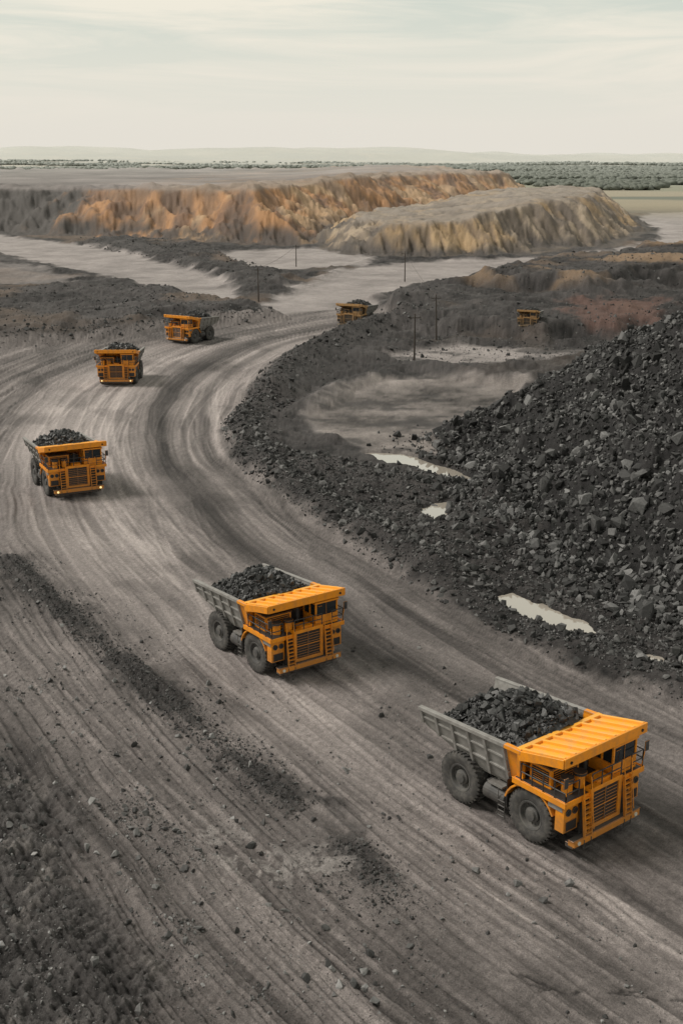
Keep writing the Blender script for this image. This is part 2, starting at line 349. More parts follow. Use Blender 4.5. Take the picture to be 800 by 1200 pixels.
# ------------------------------------------------------------------ mesh helpers
def fastmesh(name,V,Fa,mat,col=None,smooth=False):
    me=bpy.data.meshes.new(name);k=Fa.shape[1]
    me.vertices.add(len(V));me.vertices.foreach_set('co',np.asarray(V,np.float32).ravel())
    me.loops.add(Fa.size);me.loops.foreach_set('vertex_index',Fa.astype(np.int32).ravel())
    me.polygons.add(len(Fa));me.polygons.foreach_set('loop_start',np.arange(0,Fa.size,k,dtype=np.int32))
    me.polygons.foreach_set('loop_total',np.full(len(Fa),k,np.int32))
    me.polygons.foreach_set('use_smooth',np.full(len(Fa),smooth,bool))
    me.update(calc_edges=True)
    if col is not None:
        a=me.color_attributes.new('Col','FLOAT_COLOR','POINT')
        c=np.ones((len(V),4),np.float32);c[:,:3]=col;a.data.foreach_set('color',c.ravel())
    me.materials.append(mat);return me
def addobj(name,me,parent=None):
    o=bpy.data.objects.new(name,me);scene.collection.objects.link(o)
    if parent: o.parent=parent
    return o
# ------------------------------------------------------------------ ground sheet
ys=[26.]
while ys[-1]<15000:
    y=ys[-1]
    if y<400: dy=min(y*y*3.8e-5,1.35)
    elif y<960: dy=1.35+min((y-400)*.004,.55)
    else: dy=1.9+(y-960)*.013
    ys.append(y+dy)
Yr=np.array(ys);NR=len(Yr);NC=940
S=np.linspace(-1,1,NC);S=S*(.70+.30*S*S)
XX=(S[None,:]*(Yr[:,None]*.45+9));YY=np.repeat(Yr[:,None],NC,1)
X=XX.ravel();Y=YY.ravel()
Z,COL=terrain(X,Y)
idx=np.arange(NR*NC).reshape(NR,NC)
Q=np.stack([idx[:-1,:-1],idx[:-1,1:],idx[1:,1:],idx[1:,:-1]],-1).reshape(-1,4)
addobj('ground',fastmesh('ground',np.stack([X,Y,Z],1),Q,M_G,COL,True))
# ------------------------------------------------------------------ rocks
TV=[];TF=[]
for i in range(26):
    n=int(rng.integers(9,16));p=rng.normal(size=(n,3));p/=np.linalg.norm(p,axis=1)[:,None]
    p*=rng.uniform(.75,1.1,(n,1))*np.array([1,rng.uniform(.6,1),rng.uniform(.5,.85)])
    bm=bmesh.new()
    for q in p: bm.verts.new(q)
    r=bmesh.ops.convex_hull(bm,input=bm.verts)
    bmesh.ops.delete(bm,geom=[v for v in bm.verts if not v.link_faces],context='VERTS')
    bmesh.ops.triangulate(bm,faces=bm.faces);bmesh.ops.recalc_face_normals(bm,faces=bm.faces);bm.verts.index_update()
    TV.append(np.array([v.co[:] for v in bm.verts]));TF.append(np.array([[v.index for v in f.verts] for f in bm.faces]));bm.free()
def rotm(n,tilt=3.14):
    a=rng.uniform(0,6.283,n);b_=rng.uniform(-tilt,tilt,n);c=rng.uniform(-tilt,tilt,n)
    ca,sa,cb,sb,cc,sc=np.cos(a),np.sin(a),np.cos(b_),np.sin(b_),np.cos(c),np.sin(c)
    R=np.empty((n,3,3))
    R[:,0,0]=ca*cb;R[:,0,1]=ca*sb*sc-sa*cc;R[:,0,2]=ca*sb*cc+sa*sc
    R[:,1,0]=sa*cb;R[:,1,1]=sa*sb*sc+ca*cc;R[:,1,2]=sa*sb*cc-ca*sc
    R[:,2,0]=-sb;R[:,2,1]=cb*sc;R[:,2,2]=cb*cc
    return R
def stones(P,size,col,stretch=None,tilt=3.14):
    V=[];Fc=[];C=[];off=0;t=rng.integers(0,len(TV),len(P))
    for k in range(len(TV)):
        q=np.nonzero(t==k)[0]
        if len(q)==0: continue
        tv=TV[k]
        R=rotm(len(q),tilt)
        v=np.einsum('nij,vj->nvi',R,tv)*size[q][:,None,None]
        if stretch is not None: v*=np.array(stretch)
        v+=P[q][:,None,:]
        V.append(v.reshape(-1,3));C.append(np.repeat(col[q],len(tv),0))
        f=TF[k][None]+(np.arange(len(q))*len(tv))[:,None,None]+off
        Fc.append(f.reshape(-1,3));off+=len(q)*len(tv)
    return np.concatenate(V),np.concatenate(Fc),np.concatenate(C)
def samp(poly,n,edge=0.):
    xs=[p[0] for p in poly];ys=[p[1] for p in poly];o=np.zeros((0,2))
    while len(o)<n:
        q=np.stack([rng.uniform(min(xs),max(xs),n*2),rng.uniform(min(ys),max(ys),n*2)],1)
        o=np.concatenate([o,q[sdf(q[:,0],q[:,1],poly)>edge]])
    return o[:n]
def along(pl,n,w):
    pl=np.array(pl);seg=np.linalg.norm(np.diff(pl,axis=0),axis=1);cum=np.concatenate([[0],np.cumsum(seg)])
    t=rng.uniform(0,cum[-1],n);i=np.clip(np.searchsorted(cum,t)-1,0,len(seg)-1);f=((t-cum[i])/seg[i])[:,None]
    return pl[i]*(1-f)+pl[i+1]*f+rng.normal(0,w,(n,2))
def sizes(n,lo,hi,p=2.6):
    a=rng.pareto(p,n)*lo+lo;return np.clip(a,lo,hi)
def greys(n,lo,hi,warm=0.):
    v=lo+(hi-lo)*rng.uniform(0,1,n)**2.2
    return v[:,None]*np.array([1+warm,1,1-warm])
def clump(xy,sc,thr,seed):
    return xy[fbm(xy[:,0]*sc,xy[:,1]*sc,3,seed)>thr]
def scatter(name,xy,sz,col,mat,sink=.25,avoid=True):
    if avoid:
        k=np.ones(len(xy),bool)
        for p in PUD: k&=sdf(xy[:,0],xy[:,1],p)<-.1
        xy,sz,col=xy[k],sz[k],col[k]
    z,_=terrain(xy[:,0],xy[:,1])
    P=np.stack([xy[:,0],xy[:,1],z+sz*(.5-sink-.2)],1)
    V,Fc,C=stones(P,sz,col);addobj(name,fastmesh(name,V,Fc,mat,C))
pv=[(12,150),(14,127),(17,113),(19,103),(23,95),(27,86),(36,74),(60,72),(75,110),(75,165),(38,178),(22,165)]
a=samp(pv,32000,-1.5);n=len(a)
b2=samp(pv,6500,-2);b2=clump(b2,.09,-.35,201);n2=len(b2)
fo=along(PILE[0:8],3200,3.2)
xy=np.concatenate([a,b2,fo])
szs=np.concatenate([sizes(n,.13,.5,2.2),sizes(n2,.32,1.05,2.8),sizes(3200,.13,.8,2.0)])
scatter('coal_rock_pile',xy,szs,greys(len(xy),.020,.165,.012),M_R,.08)
xy=np.concatenate([along(BERMS[0][0],2600,3.),along(BERMS[1][0],8000,2.1),samp(WP([(300,520),(420,540),(540,565),(560,620),(640,660),(800,745),(800,800),(640,735),(480,655),(360,585)]),8000),samp(WP([(440,430),(620,425),(800,400),(800,375),(640,400),(470,395)]),1800)])
k=sdf(xy[:,0],xy[:,1],ROAD)<.5;xy=xy[k]
scatter('berm_rubble',xy,sizes(len(xy),.08,.60,2.3),greys(len(xy),.022,.15,.02),M_R,.12)
xy=np.concatenate([samp(B4,2600),samp(B5,1200),samp(B3,3600),along(BERMS[3][0],1000,3)])
scatter('terrace_rubble',xy,sizes(len(xy),.18,.75,2.8),greys(len(xy),.035,.12,.02),M_R)
xy=np.concatenate([clump(along(WIND,7500,.85),.12,-.4,57),clump(along(WIND,6000,2.1),.3,.0,58)])
scatter('loose_windrow',xy,sizes(len(xy),.035,.17,2.5),greys(len(xy),.028,.12,.02),M_R,.1)
xy=np.concatenate([samp(RUBBLE,18000),samp(WP([(0,640),(300,900),(600,1200),(200,1200),(0,860)]),4500),clump(samp(WP([(0,820),(60,860),(230,1200),(420,1200),(200,960),(60,800)]),8000),.25,.1,59),along(WP([(330,1030),(420,1060)]),200,.7),clump(samp(WP([(0,700),(420,700),(800,1000),(800,1200),(0,1200)]),9000),.2,-.1,63)])
scatter('scattered_stones',xy,sizes(len(xy),.024,.34,2.1),greys(len(xy),.04,.28,.02),M_R,.08)
# ------------------------------------------------------------------ puddles
for p in PUD:
    cx=sum(q[0] for q in p)/len(p);cy=sum(q[1] for q in p)/len(p)
    me=bpy.data.meshes.new('puddle');vs=[]
    for q in p:
        dx,dy=q[0]-cx,q[1]-cy;l=math.hypot(dx,dy);k=(l+.9)/l;vs.append((cx+dx*k,cy+dy*k,PZ))
    me.from_pydata(vs,[],[list(range(len(vs)))]);me.materials.append(WATER);addobj('puddle',me)
# ------------------------------------------------------------------ distant woods
def rect(x0,x1,y0,y1,n): return np.stack([rng.uniform(x0,x1,n),rng.uniform(y0,y1,n)],1)
xy=np.concatenate([rect(250,1500,1400,3400,60000),rect(-900,1900,3500,4700,34000),rect(-2100,-400,3800,4800,22000),rect(-2600,2600,5200,6900,20000)])
f1=fbm(xy[:,0]/520,xy[:,1]/200,5,3,.6)
xy=xy[f1>.20-.06*(xy[:,1]>2300)-.14*(xy[:,0]>300)*(xy[:,1]<3500)+.12*(xy[:,1]>5000)]
z,_=terrain(xy[:,0],xy[:,1]);n=len(xy);sz=rng.uniform(4.5,7.5,n)*(1+(xy[:,1]>3000)*.5)
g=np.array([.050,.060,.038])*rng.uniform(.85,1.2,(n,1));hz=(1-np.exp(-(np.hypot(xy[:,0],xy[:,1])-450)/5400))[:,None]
g=g*(1-hz)+np.array([.46,.48,.45])*hz  # haze painted into tree colours by distance, no haze volume
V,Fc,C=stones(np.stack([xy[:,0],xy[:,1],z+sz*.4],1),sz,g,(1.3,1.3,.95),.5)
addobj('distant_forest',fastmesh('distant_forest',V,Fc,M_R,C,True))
# ------------------------------------------------------------------ part builder
class MB:
    def __init__(s): s.v=[];s.f=[];s.m=[];s.mats=[]
    def mi(s,mat):
        if mat not in s.mats: s.mats.append(mat)
        return s.mats.index(mat)
    def add(s,vs,fs,mat):
        o=len(s.v);s.v+= [tuple(v) for v in vs];k=s.mi(mat)
        for f in fs: s.f.append([i+o for i in f]);s.m.append(k)
    def box(s,a,b,mat):
        x0,y0,z0=a;x1,y1,z1=b
        s.add([(x0,y0,z0),(x1,y0,z0),(x1,y1,z0),(x0,y1,z0),(x0,y0,z1),(x1,y0,z1),(x1,y1,z1),(x0,y1,z1)],[(0,3,2,1),(4,5,6,7),(0,1,5,4),(1,2,6,5),(2,3,7,6),(3,0,4,7)],mat)
    def extr(s,A,B,mat):
        n=len(A);s.add(list(A)+list(B),[list(range(n)),list(range(2*n-1,n-1,-1))]+[[i,(i+1)%n,(i+1)%n+n,i+n] for i in range(n)],mat)
    def xz(s,poly,y0,y1,mat): s.extr([(x,y0,z) for x,z in poly],[(x,y1,z) for x,z in poly],mat)
    def beam(s,p0,p1,w,h,mat,side=(0,1,0)):
        p0=Vector(p0);p1=Vector(p1);d=(p1-p0).normalized();sd=Vector(side);sd=(sd-d*sd.dot(d)).normalized();u=d.cross(sd)
        c=[sd*w/2+u*h/2,-sd*w/2+u*h/2,-sd*w/2-u*h/2,sd*w/2-u*h/2]
        s.extr([p0+q for q in c],[p1+q for q in c],mat)
    def cyl(s,p0,p1,r,mat,n=10,r2=None):
        p0=Vector(p0);p1=Vector(p1);d=(p1-p0).normalized();a=d.orthogonal().normalized();b_=d.cross(a);r2=r if r2 is None else r2
        s.extr([p0+(a*math.cos(t)+b_*math.sin(t))*r for t in [6.28318*i/n for i in range(n)]],[p1+(a*math.cos(t)+b_*math.sin(t))*r2 for t in [6.28318*i/n for i in range(n)]],mat)
    def lathe(s,prof,mat,n=40):
        vs=[];fs=[];k=len(prof)
        for i in range(n):
            t=6.28318530718*i/n
            for r,y in prof: vs.append((r*math.cos(t),y,r*math.sin(t)))
        for i in range(n):
            for j in range(k-1):
                a=i*k+j;b_=((i+1)%n)*k+j;fs.append((a,a+1,b_+1,b_))
        s.add(vs,fs,mat)
    def mesh(s,name,bevel=0,smooth=False):
        me=bpy.data.meshes.new(name);me.from_pydata(s.v,[],s.f)
        for mt in s.mats: me.materials.append(mt)
        me.polygons.foreach_set('material_index',s.m)
        bm=bmesh.new();bm.from_mesh(me);bmesh.ops.recalc_face_normals(bm,faces=bm.faces)
        if bevel: bmesh.ops.bevel(bm,geom=[e for e in bm.edges if len(e.link_faces)==2 and e.calc_face_angle(0)>.6],offset=bevel,segments=1,affect='EDGES',clamp_overlap=True)
        bm.to_mesh(me);bm.free()
        if smooth:
            me.polygons.foreach_set('use_smooth',[True]*len(me.polygons))
            try: me.set_sharp_from_angle(angle=.6)
            except Exception: pass
        me.update();return me
# ---- truck meshes (x forward, y left, z up)
yv=lambda z:2.55+(z-2.45)*.27
parts={}
B=MB()
ztop=lambda x:4.72+(x+5.9)*.053
zbot=lambda x:2.6-(1.3-x)*.043 if x>-2.2 else 2.45+(-2.2-x)*.365
for sg in (1,-1):
    def side(poly,mat):
        B.extr([(x,sg*yv(z),z) for x,z in poly],[(x,sg*(yv(z)-.13),z) for x,z in poly],mat)
    side([(-5.9,4.72),(.9,ztop(.9)),(.9,zbot(.9)),(-2.2,2.45),(-5.9,3.8)],STEEL)
    side([(.9,ztop(.9)),(2.1,ztop(2.1)),(1.3,2.6),(.9,zbot(.9))],ORANGE)
    B.beam((-5.95,sg*(yv(4.72)+.02),4.74),(.9,sg*(yv(5.08)+.02),ztop(.9)+.02),.30,.22,STEEL)
    B.beam((.9,sg*(yv(5.08)+.02),ztop(.9)+.02),(2.1,sg*(yv(5.14)+.02),ztop(2.1)+.02),.31,.23,ORANGE)
    B.beam((-5.9,sg*(yv(4.2)+.04),4.22),(.9,sg*(yv(4.2)+.04),4.2),.12,.13,STEEL)
    B.beam((-4.4,sg*(yv(3.5)+.04),3.42),(.9,sg*(yv(3.4)+.04),3.35),.12,.13,STEEL)
    for x in (-5.82,-4.6,-3.3,-2.0,-.7,.75):
        zb=zbot(x)+.02;zt=ztop(x)-.05
        B.beam((x,sg*(yv(zb)+.06),zb),(x,sg*(yv(zt)+.06),zt),.17,.2,STEEL)
    B.beam((1.5,sg*(yv(2.8)+.06),2.75),(1.95,sg*(yv(5.)+.06),5.0),.17,.25,ORANGE)
def across(poly,mat,dy=.02): B.extr([(x,yv(z)-dy,z) for x,z in poly],[(x,-(yv(z)-dy),z) for x,z in poly],mat)
across([(1.3,2.6),(-2.2,2.45),(-2.2,2.3),(1.3,2.42)],STEEL,.05)
across([(-2.2,2.452),(-5.9,3.8),(-5.95,3.62),(-2.2,2.3)],STEEL,.05)
across([(1.28,2.62),(2.1,5.14),(1.96,5.14),(1.14,2.62)],ORANGE,.06)
for y in (-1.1,1.1): B.beam((1.2,y,2.25),(-3.,y,2.2),.35,.3,DARK)
for x in (-4.9,-3.9,-2.9,-1.6,-.3,.8):
    B.beam((x,-2.4,zbot(x)-.24),(x,2.4,zbot(x)-.24),.2,.2,STEEL,(1,0,0))
for y in (-2,-1,0,1,2): B.beam((1.42,y,2.8),(2.12,y,5.05),.16,.16,ORANGE)
parts['dump_body']=B.mesh('dump_body',.015)
B=MB()
B.extr([(1.95,3.32,5.16),(5.0,3.32,5.84),(5.0,3.32,5.72),(1.95,3.32,5.02)],[(1.95,-3.32,5.16),(5.0,-3.32,5.84),(5.0,-3.32,5.72),(1.95,-3.32,5.02)],YELLOW)
for i in range(9):
    y=-3.2+6.4*i/8;B.beam((2.0,y,5.23),(4.99,y,5.90),.18,.22,YELLOW)
B.beam((1.93,-3.34,5.22),(1.93,3.34,5.22),.3,.26,YELLOW,(1,0,0))
B.box((4.99,-3.36,5.42),(5.12,3.36,5.99),ORANGE)
for sg in (1,-1):
    y=sg*3.33;A_=[(1.8,5.2),(5.05,5.95),(5.05,5.43),(3.6,5.12),(2.05,4.7)]
    B.extr([(x,y,z) for x,z in A_],[(x,y+sg*.1,z) for x,z in A_],ORANGE)
for y in (-2.2,0,2.2): B.beam((2.05,y,4.7),(4.8,y,5.6),.15,.25,ORANGE)
parts['canopy']=B.mesh('canopy',.012)
B=MB()
for y in (-.75,.75): B.box((-4.4,y-.2,1.35),(4.9,y+.2,2.05),DARK)
for x in (-3.9,-1.4,.3,1.6,3.9): B.box((x-.2,-.6,1.45),(x+.2,.6,1.95),DARK)
B.cyl((-2.7,-2.1,1.53),(-2.7,2.1,1.53),.55,DARK,20);B.cyl((2.6,-2.2,1.5),(2.6,2.2,1.5),.28,DARK,14)
B.cyl((-2.7,-.7,1.53),(-2.7,.7,1.53),.85,DARK,20)
for sg in (1,-1):
    B.cyl((.1,sg*1.25,1.3),(-.9,sg*1.35,2.35),.2,DARK,12);B.cyl((2.0,sg*1.5,1.6),(2.3,sg*1.5,3.1),.18,DARK,12)
    B.cyl((-3.4,sg*.9,1.9),(-3.6,sg*.9,2.9),.16,DARK,12)
    B.box((-.95,sg*2.05-.6,.95),(.75,sg*2.05+.6,2.05),DARK)
    B.cyl((-.9,sg*2.55,1.5),(.7,sg*2.55,1.5),.5,DARK,20)
    B.box((-.6,sg*2.5-.45,2.1),(.5,sg*2.5+.45,2.22),STEEL)
    B.box((.93,min(sg*1.9,sg*3.1),1.3),(1.0,max(sg*1.9,sg*3.1),3.0),BLACK)
    for k in range(4): B.box((.35,min(sg*3.02,sg*3.12),.6+.3*k),(.85,max(sg*3.02,sg*3.12),.65+.3*k),DARK)
    B.beam((.35,sg*3.07,.5),(.35,sg*3.07,2.2),.05,.05,DARK);B.beam((.85,sg*3.07,.5),(.85,sg*3.07,2.2),.05,.05,DARK)
B.box((-4.6,-1.,1.3),(-4.35,1.,2.1),DARK)
parts['chassis']=B.mesh('chassis',.02)
B=MB()
B.box((2.1,-1.28,1.35),(5.12,1.28,3.28),ORANGE)
B.box((4.8,-1.30,1.2),(5.24,-1.04,3.62),ORANGE);B.box((4.8,1.04,1.2),(5.24,1.30,3.62),ORANGE)
B.box((4.8,-1.04,3.38),(5.24,1.04,3.62),ORANGE);B.box((4.8,-1.04,1.2),(5.24,1.04,1.42),ORANGE)
B.box((5.1,-1.03,1.43),(5.16,1.03,3.37),BLACK)
for k in range(9): B.box((5.162,-1.03,1.52+.2*k),(5.19,1.03,1.555+.2*k),DARK)
B.box((5.162,-.05,1.43),(5.22,.05,3.37),DARK);B.box((5.20,-1.03,2.36),(5.225,1.03,2.42),ORANGE)
B.box((5.05,-2.7,.78),(5.5,2.7,1.13),ORANGE);B.box((4.7,-2.5,.5),(5.2,2.5,.78),DARK)
B.box((5.1,-2.8,1.13),(5.48,2.8,1.18),DARK)
for sg in (1,-1):
    y0,y1=sorted((sg*1.98,sg*3.08))
    B.box((4.4,y0,1.55),(5.0,y1,3.2),ORANGE)
    B.box((5.002,y0+.12,1.62),(5.04,y1-.12,2.2),BLACK)
    y2,y3=sorted((sg*1.9,sg*3.12))
    arc=[(2.6+1.85*math.cos(t),1.5+1.78*math.sin(t)) for t in [math.radians(v) for v in range(25,166,14)]]
    arc2=[(2.6+1.74*math.cos(t),1.5+1.67*math.sin(t)) for t in [math.radians(v) for v in range(165,24,-14)]]
    B.xz(arc+arc2,y2,y3,ORANGE)
    B.box((3.9,sg*3.09-.03,2.75),(4.9,sg*3.09+.03,3.1),STEEL)
parts['hood']=B.mesh('hood',.015)
B=MB()
B.box((1.45,-3.22,3.29),(5.15,3.22,3.40),ORANGE);B.box((1.5,-3.1,3.401),(5.1,3.1,3.415),DARK)
B.box((1.45,-3.26,3.12),(5.18,-3.2,3.45),ORANGE);B.box((1.45,3.2,3.12),(5.18,3.26,3.45),ORANGE)
B.box((5.15,-3.2,3.15),(5.21,-1.32,3.45),ORANGE);B.box((5.15,1.32,3.15),(5.21,3.2,3.45),ORANGE)
B.box((2.2,-2.7,3.42),(3.7,-.5,4.55),ORANGE);B.box((2.15,-2.75,4.55),(3.75,-.45,4.62),DARK)
B.box((3.702,-2.55,3.55),(3.715,-.65,4.45),BLACK);B.box((2.35,-2.715,3.55),(3.55,-2.702,4.4),BLACK)
for k in range(6): B.box((3.716,-2.5,3.62+.14*k),(3.735,-.7,3.66+.14*k),ORANGE)
for k in range(6): B.box((2.4,-2.735,3.62+.13*k),(3.5,-2.716,3.65+.13*k),ORANGE)
for yy in (-2.2,-1.2): B.cyl((4.35,yy,3.42),(4.35,yy,4.15),.3,ORANGE,18);B.cyl((4.35,yy,4.15),(4.35,yy,4.32),.38,DARK,18)
B.box((2.2,-.3,3.42),(3.1,.7,4.4),DARK);B.cyl((3.6,.1,3.42),(3.6,.1,4.7),.14,DARK,12)
B.box((4.2,-.5,3.42),(5.0,.5,3.75),ORANGE)
for sg in (1,-1): B.beam((1.9,sg*2.9,3.4),(1.9,sg*2.9,4.9),.18,.18,ORANGE,(1,0,0))
parts['deck']=B.mesh('deck',.012)
B=MB()
x0,x1,y0,y1,z0,z1=3.25,4.9,.85,2.85,3.42,5.28
B.box((x0,y0,z0),(x1,y1,4.18),ORANGE);B.box((x0-.08,y0-.08,z1-.14),(x1+.05,y1+.08,z1),ORANGE)
B.box((x0+.06,y0+.06,4.18),(x1-.06,y1-.06,z1-.14),GLASS)
for x in (x0,x0+.8,x1-.12):
    for y in (y0,y1-.12): B.box((x,y,4.17),(x+.12,y+.12,z1-.13),ORANGE)
B.box((x0,y0+.14,4.17),(x0+.1,y1-.14,z1-.13),ORANGE);B.box((x1-.07,y0+.95,4.17),(x1-.01,y0+1.0,z1-.13),DARK)
B.box((x1+.001,y0+.1,3.6),(x1+.02,y1-.1,3.66),DARK);B.box((x1-.05,y0+.25,4.9),(x1+.012,y0+.6,4.94),DARK)
for sg in (1,-1):
    B.cyl((5.1,sg*3.1,3.45),(5.2,sg*3.3,4.9),.03,DARK,8);B.box((5.17,min(sg*3.15,sg*3.48),4.35),(5.23,max(sg*3.15,sg*3.48),4.95),DARK)
parts['cab']=B.mesh('cab',.012)
B=MB()
def rail(p,q,posts,hh=1.05):
    p=Vector(p);q=Vector(q)
    for f in (1.,.52): B.cyl(p+Vector((0,0,hh*f)),q+Vector((0,0,hh*f)),.036,DARK,6)
    for i in range(posts+1):
        r=p.lerp(q,i/posts);B.cyl(r,r+Vector((0,0,hh)),.036,DARK,6)
rail((5.12,-3.15,3.4),(5.12,-2.15,3.4),1);rail((5.2,-1.2,3.62),(5.2,1.2,3.62),3,.85);rail((5.12,2.15,3.4),(5.12,3.15,3.4),1)
rail((2.0,-3.15,3.4),(5.12,-3.15,3.4),4);rail((2.0,3.15,3.4),(5.12,3.15,3.4),4)
parts['railing']=B.mesh('railing')
B=MB()
for yc in (-1.66,1.66):
    B.extr([(5.16,yc-.33,1.15),(5.2,yc-.33,3.3),(5.2,yc+.33,3.3),(5.16,yc+.33,1.15)],[(5.12,yc-.33,1.15),(5.12,yc-.33,3.3),(5.12,yc+.33,3.3),(5.12,yc+.33,1.15)],BLACK)
    for sg in (1,-1): B.beam((5.5,yc+sg*.28,1.15),(5.26,yc+sg*.28,3.45),.14,.05,ORANGE,(1,0,0));B.cyl((5.62,yc+sg*.31,1.5),(5.26,yc+sg*.31,4.4),.028,ORANGE,6)
    for k in range(8):
        z=1.3+.28*k;x=5.48-.24*(z-1.2)/2.25;B.box((x-.1,yc-.26,z),(x+.08,yc+.26,z+.045),ORANGE)
    for sg in (1,-1): B.beam((5.5,yc+sg*.28,1.0),(5.48,yc+sg*.28,.45),.06,.05,DARK,(1,0,0))
    B.box((5.42,yc-.27,.5),(5.56,yc+.27,.54),DARK)
parts['ladder']=B.mesh('ladder')
B=MB()
for sg in (1,-1):
    for yy,zz in ((2.27,2.7),(2.77,2.7)): B.cyl((5.0,sg*yy,zz),(5.07,sg*yy,zz),.2,DARK,16);B.cyl((5.071,sg*yy,zz),(5.085,sg*yy,zz),.14,GLASS,16)
    B.cyl((5.5,sg*2.35,.95),(5.54,sg*2.35,.95),.12,LAMP,14);B.cyl((5.12,sg*2.9,5.68),(5.17,sg*2.9,5.68),.09,GLASS,10)
parts['headlamps']=B.mesh('headlamps')
B=MB()
B.lathe([(.80,-.36),(.95,-.44),(1.18,-.47),(1.38,-.45),(1.46,-.41),(1.47,0),(1.46,.41),(1.38,.45),(1.18,.47),(.95,.44),(.80,.36)],TYRE,48)
for i in range(34):
    t=6.28318*i/34
    for sg in (1,-1):
        t2=t+(.09 if sg>0 else 0);c=lambda r,tt,y:(r*math.cos(tt),y,r*math.sin(tt))
        B.extr([c(1.40,t2,sg*.455),c(1.55,t2,sg*.40),c(1.55,t2+.13,sg*.05),c(1.44,t2+.13,sg*.05)],[c(1.40,t2+.10,sg*.455),c(1.55,t2+.10,sg*.40),c(1.55,t2+.20,sg*.05),c(1.44,t2+.20,sg*.05)],TYRE)
B.lathe([(.82,-.34),(.74,-.30),(.70,-.05),(.70,.12),(.76,.33),(.84,.37),(.82,.40),(.72,.37),(.66,.16),(.45,.10),(.43,.26),(.34,.30),(.30,.42),(0.001,.44)],RIM,40)
for i in range(16):
    t=6.28318*i/16;B.cyl((.57*math.cos(t),.10,.57*math.sin(t)),(.57*math.cos(t),.17,.57*math.sin(t)),.04,DARK,6)
B.lathe([(.70,-.05),(.001,-.05)],DARK,24)
parts['wheel']=B.mesh('wheel',0,True)
gx,gy=np.meshgrid(np.linspace(-5.3,1.95,70),np.linspace(-1,1,52),indexing='ij')
def heap(x,y,sd):
    u=np.clip(np.abs((x+1.3)/np.where(x>-1.3,4.6,4.05)),0,1);w=np.clip(np.abs(y)/3.15,0,1)
    h=3.95+2.05*(1-u**2.0)*(1-w**2.2)**.8+.35*(x>-1.3)*(x+1.3)/3
    return h+.26*fbm(x*.8+sd,y*.8,4,101)+.06*fbm(x*6,y*6,2,103)
def make_load(sd):
    yy=gy*3.1;zz=heap(gx,yy,sd);ids=np.arange(70*52).reshape(70,52)
    lim=yv(zz)-.1;yy=np.clip(yy,-lim,lim)
    V0=np.stack([gx.ravel(),yy.ravel(),zz.ravel()],1);Q0=np.stack([ids[:-1,:-1],ids[:-1,1:],ids[1:,1:],ids[1:,:-1]],-1).reshape(-1,4)
    T0=np.concatenate([Q0[:,[0,2,1]],Q0[:,[0,3,2]]])
    n=2600;rx=rng.uniform(-5.0,1.7,n);ry=rng.uniform(-2.85,2.85,n);rz=heap(rx,ry,sd);rs=sizes(n,.06,.42,2.1)
    V1,F1,C1=stones(np.stack([rx,ry,rz+rs*.25],1),rs,greys(n,.014,.075))
    return fastmesh('coal_load',np.concatenate([V0,V1]),np.concatenate([T0[:,[0,2,1]],F1+len(V0)]),M_C,np.concatenate([np.full((len(V0),3),.016),C1]))
nt_=0
def truck(px,py,deg,z=0.,hub=False,dusty=False,scale=1.,lit=False,onterrain=False,dz=-.2):
    global nt_
    a=math.radians(deg);nt_+=1
    if hub:
        x,y=W(px,py,1.53);x+=math.cos(a)*2.9;y+=math.sin(a)*2.9
    else: x,y=W(px,py,z)
    if onterrain: z=float(terrain(np.array([x]),np.array([y]))[0][0])+dz
    e=bpy.data.objects.new('dump_truck',None);scene.collection.objects.link(e)
    e.location=(x,y,z);e.rotation_euler=(0,0,a-math.pi/2);e.scale=(scale,)*3;e.empty_display_size=2
    obs=[]
    for k in ('dump_body','canopy','chassis','hood','deck','cab','railing','ladder','headlamps'): obs.append(addobj(k,parts[k],e))
    for xx,yy_,fl in ((2.6,2.58,0),(2.6,-2.58,1),(-2.7,2.62,0),(-2.7,-2.62,1),(-2.7,1.55,0),(-2.7,-1.55,1)):
        o=addobj('wheel',parts['wheel'],e);o.location=(xx,yy_,1.50);o.rotation_euler=(0,rng.uniform(0,6),math.pi if fl else 0)
    o=addobj('coal_load',make_load(nt_*3.7),e)
    for o in obs:
        for sl in o.material_slots:
            if dusty and sl.material in (ORANGE,YELLOW): sl.link='OBJECT';sl.material=DUSTY
            elif lit and sl.material==LAMP: sl.link='OBJECT';sl.material=LIT
    return e
truck(580,932,39,hub=True,scale=.99)
truck(277,751,36,hub=True,scale=.96)
truck(79,570,27,scale=.98,lit=True)
truck(143,446,1,scale=.97,lit=True)
truck(225,399,-30,scale=.92)
truck(418,382,-24,dusty=True,scale=.88)
truck(621,366,-20,z=5.,dusty=True,scale=.62,onterrain=True,dz=-1.2)
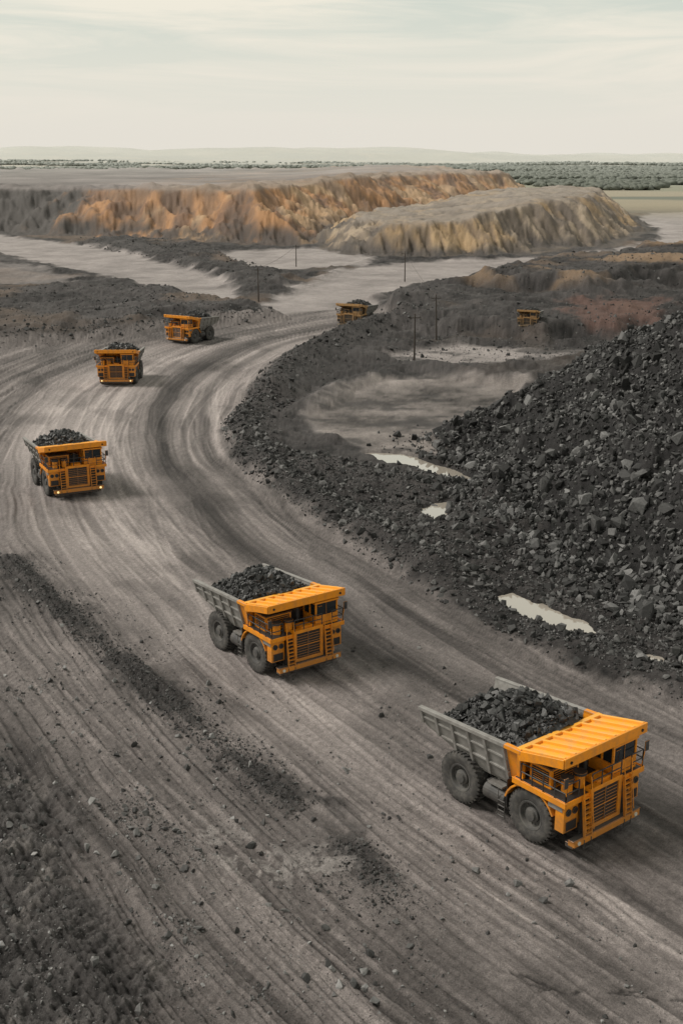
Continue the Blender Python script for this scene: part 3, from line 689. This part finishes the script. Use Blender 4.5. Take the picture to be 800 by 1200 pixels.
# ------------------------------------------------------------------ poles
def pole(px,py,h,lean=0.,arm=True):
    x,y=W(px,py);z=float(terrain(np.array([x]),np.array([y]))[0][0])-.3
    B=MB();B.cyl((0,0,0),(lean*h,0,h+.3),.19,WOOD,10,.11)
    if arm:
        B.beam((lean*h*.95-1,0,h*.95),(lean*h*.95+1,0,h*.95),.12,.14,WOOD)
        for q in (-.9,0,.9): B.cyl((lean*h*.95+q,0,h*.95),(lean*h*.95+q,0,h*.95+.3),.05,WOOD,6)
    me=B.mesh('pole');e=bpy.data.objects.new('utility_pole',None);scene.collection.objects.link(e);e.location=(x,y,z)
    addobj('post',me,e);return Vector((x+lean*h,y,z+h))
p1=pole(303,355,8.6);p2=pole(347,313,7.2);p3=pole(474,330,8.8);p4=pole(511,402,9.0,-.03);p5=pole(485,428,8.2,.0)
def wire(a,b):
    B=MB();pr=a
    for i in range(1,13):
        t=i/12;q=a.lerp(b,t);q.z-=.8*4*t*(1-t);B.cyl(pr,q,.035,WOOD,5);pr=q
    return B.mesh('wire')
addobj('power_line',wire(p5,p4));addobj('power_line',wire(p4,p3));addobj('power_line',wire(p3,p2));addobj('power_line',wire(p1,p2))
# ------------------------------------------------------------------ camera, sun, sky
cam=bpy.data.cameras.new('camera');co=bpy.data.objects.new('camera',cam);scene.collection.objects.link(co)
co.location=(0,0,H);co.rotation_euler=(math.pi/2-PITCH,0,0);cam.sensor_fit='VERTICAL';cam.sensor_height=36;cam.sensor_width=24;cam.lens=42;cam.clip_start=.5;cam.clip_end=40000
scene.camera=co
ts=Vector((-.80,.10,.92)).normalized()
su=bpy.data.lights.new('sun','SUN');su.energy=3.0;su.angle=math.radians(20);su.color=(1,.945,.87);so=bpy.data.objects.new('sun',su);scene.collection.objects.link(so)
so.rotation_euler=ts.to_track_quat('Z','Y').to_euler();so.location=(-60,40,90)
w=bpy.data.worlds.new('World');scene.world=w;w.use_nodes=True;nt=w.node_tree;l=nt.links;bg=nt.nodes['Background'];bg.inputs['Strength'].default_value=.1
sky=N(nt,'ShaderNodeTexSky',sky_type='NISHITA');sky.sun_disc=False;sky.sun_elevation=math.asin(ts.z);sky.sun_rotation=math.atan2(ts.x,ts.y);sky.dust_density=3
tc=N(nt,'ShaderNodeTexCoord');mp=N(nt,'ShaderNodeMapping');mp.inputs['Scale'].default_value=(2.6,2.6,30);l.new(tc.outputs['Generated'],mp.inputs['Vector'])
n1=N(nt,'ShaderNodeTexNoise');n1.inputs['Scale'].default_value=1.25;n1.inputs['Detail'].default_value=9;n1.inputs['Roughness'].default_value=.6;n1.inputs['Distortion'].default_value=.7;l.new(mp.outputs[0],n1.inputs['Vector'])
r1=N(nt,'ShaderNodeMapRange');r1.inputs['From Min'].default_value=.40;r1.inputs['From Max'].default_value=.60;l.new(n1.outputs['Fac'],r1.inputs['Value'])
sp=N(nt,'ShaderNodeSeparateXYZ');l.new(tc.outputs['Generated'],sp.inputs[0])
rz=N(nt,'ShaderNodeMapRange');rz.inputs['From Min'].default_value=.02;rz.inputs['From Max'].default_value=.13;l.new(sp.outputs['Z'],rz.inputs['Value'])
mu=N(nt,'ShaderNodeMath',operation='MULTIPLY');l.new(r1.outputs[0],mu.inputs[0]);l.new(rz.outputs[0],mu.inputs[1])
hc=N(nt,'ShaderNodeMix',data_type='RGBA');hc.inputs[6].default_value=(8.1,7.7,6.9,1);hc.inputs[7].default_value=(9.1,8.6,7.3,1);l.new(rz.outputs[0],hc.inputs[0])
cc=N(nt,'ShaderNodeMix',data_type='RGBA');cc.inputs[7].default_value=(6.2,6.75,6.1,1);l.new(hc.outputs[2],cc.inputs[6]);l.new(mu.outputs[0],cc.inputs[0])
zn=N(nt,'ShaderNodeMapRange');zn.inputs['From Min'].default_value=.15;zn.inputs['From Max'].default_value=.7;zn.inputs['To Min'].default_value=1.;zn.inputs['To Max'].default_value=.65;l.new(sp.outputs['Z'],zn.inputs['Value'])
vs=N(nt,'ShaderNodeVectorMath',operation='SCALE');l.new(cc.outputs[2],vs.inputs[0]);l.new(zn.outputs[0],vs.inputs['Scale'])
fx=N(nt,'ShaderNodeMix',data_type='RGBA');fx.inputs[0].default_value=.95;l.new(sky.outputs[0],fx.inputs[6]);l.new(vs.outputs[0],fx.inputs[7]);l.new(fx.outputs[2],bg.inputs['Color'])
scene.view_settings.view_transform='Standard';scene.view_settings.look='None';scene.view_settings.exposure=0
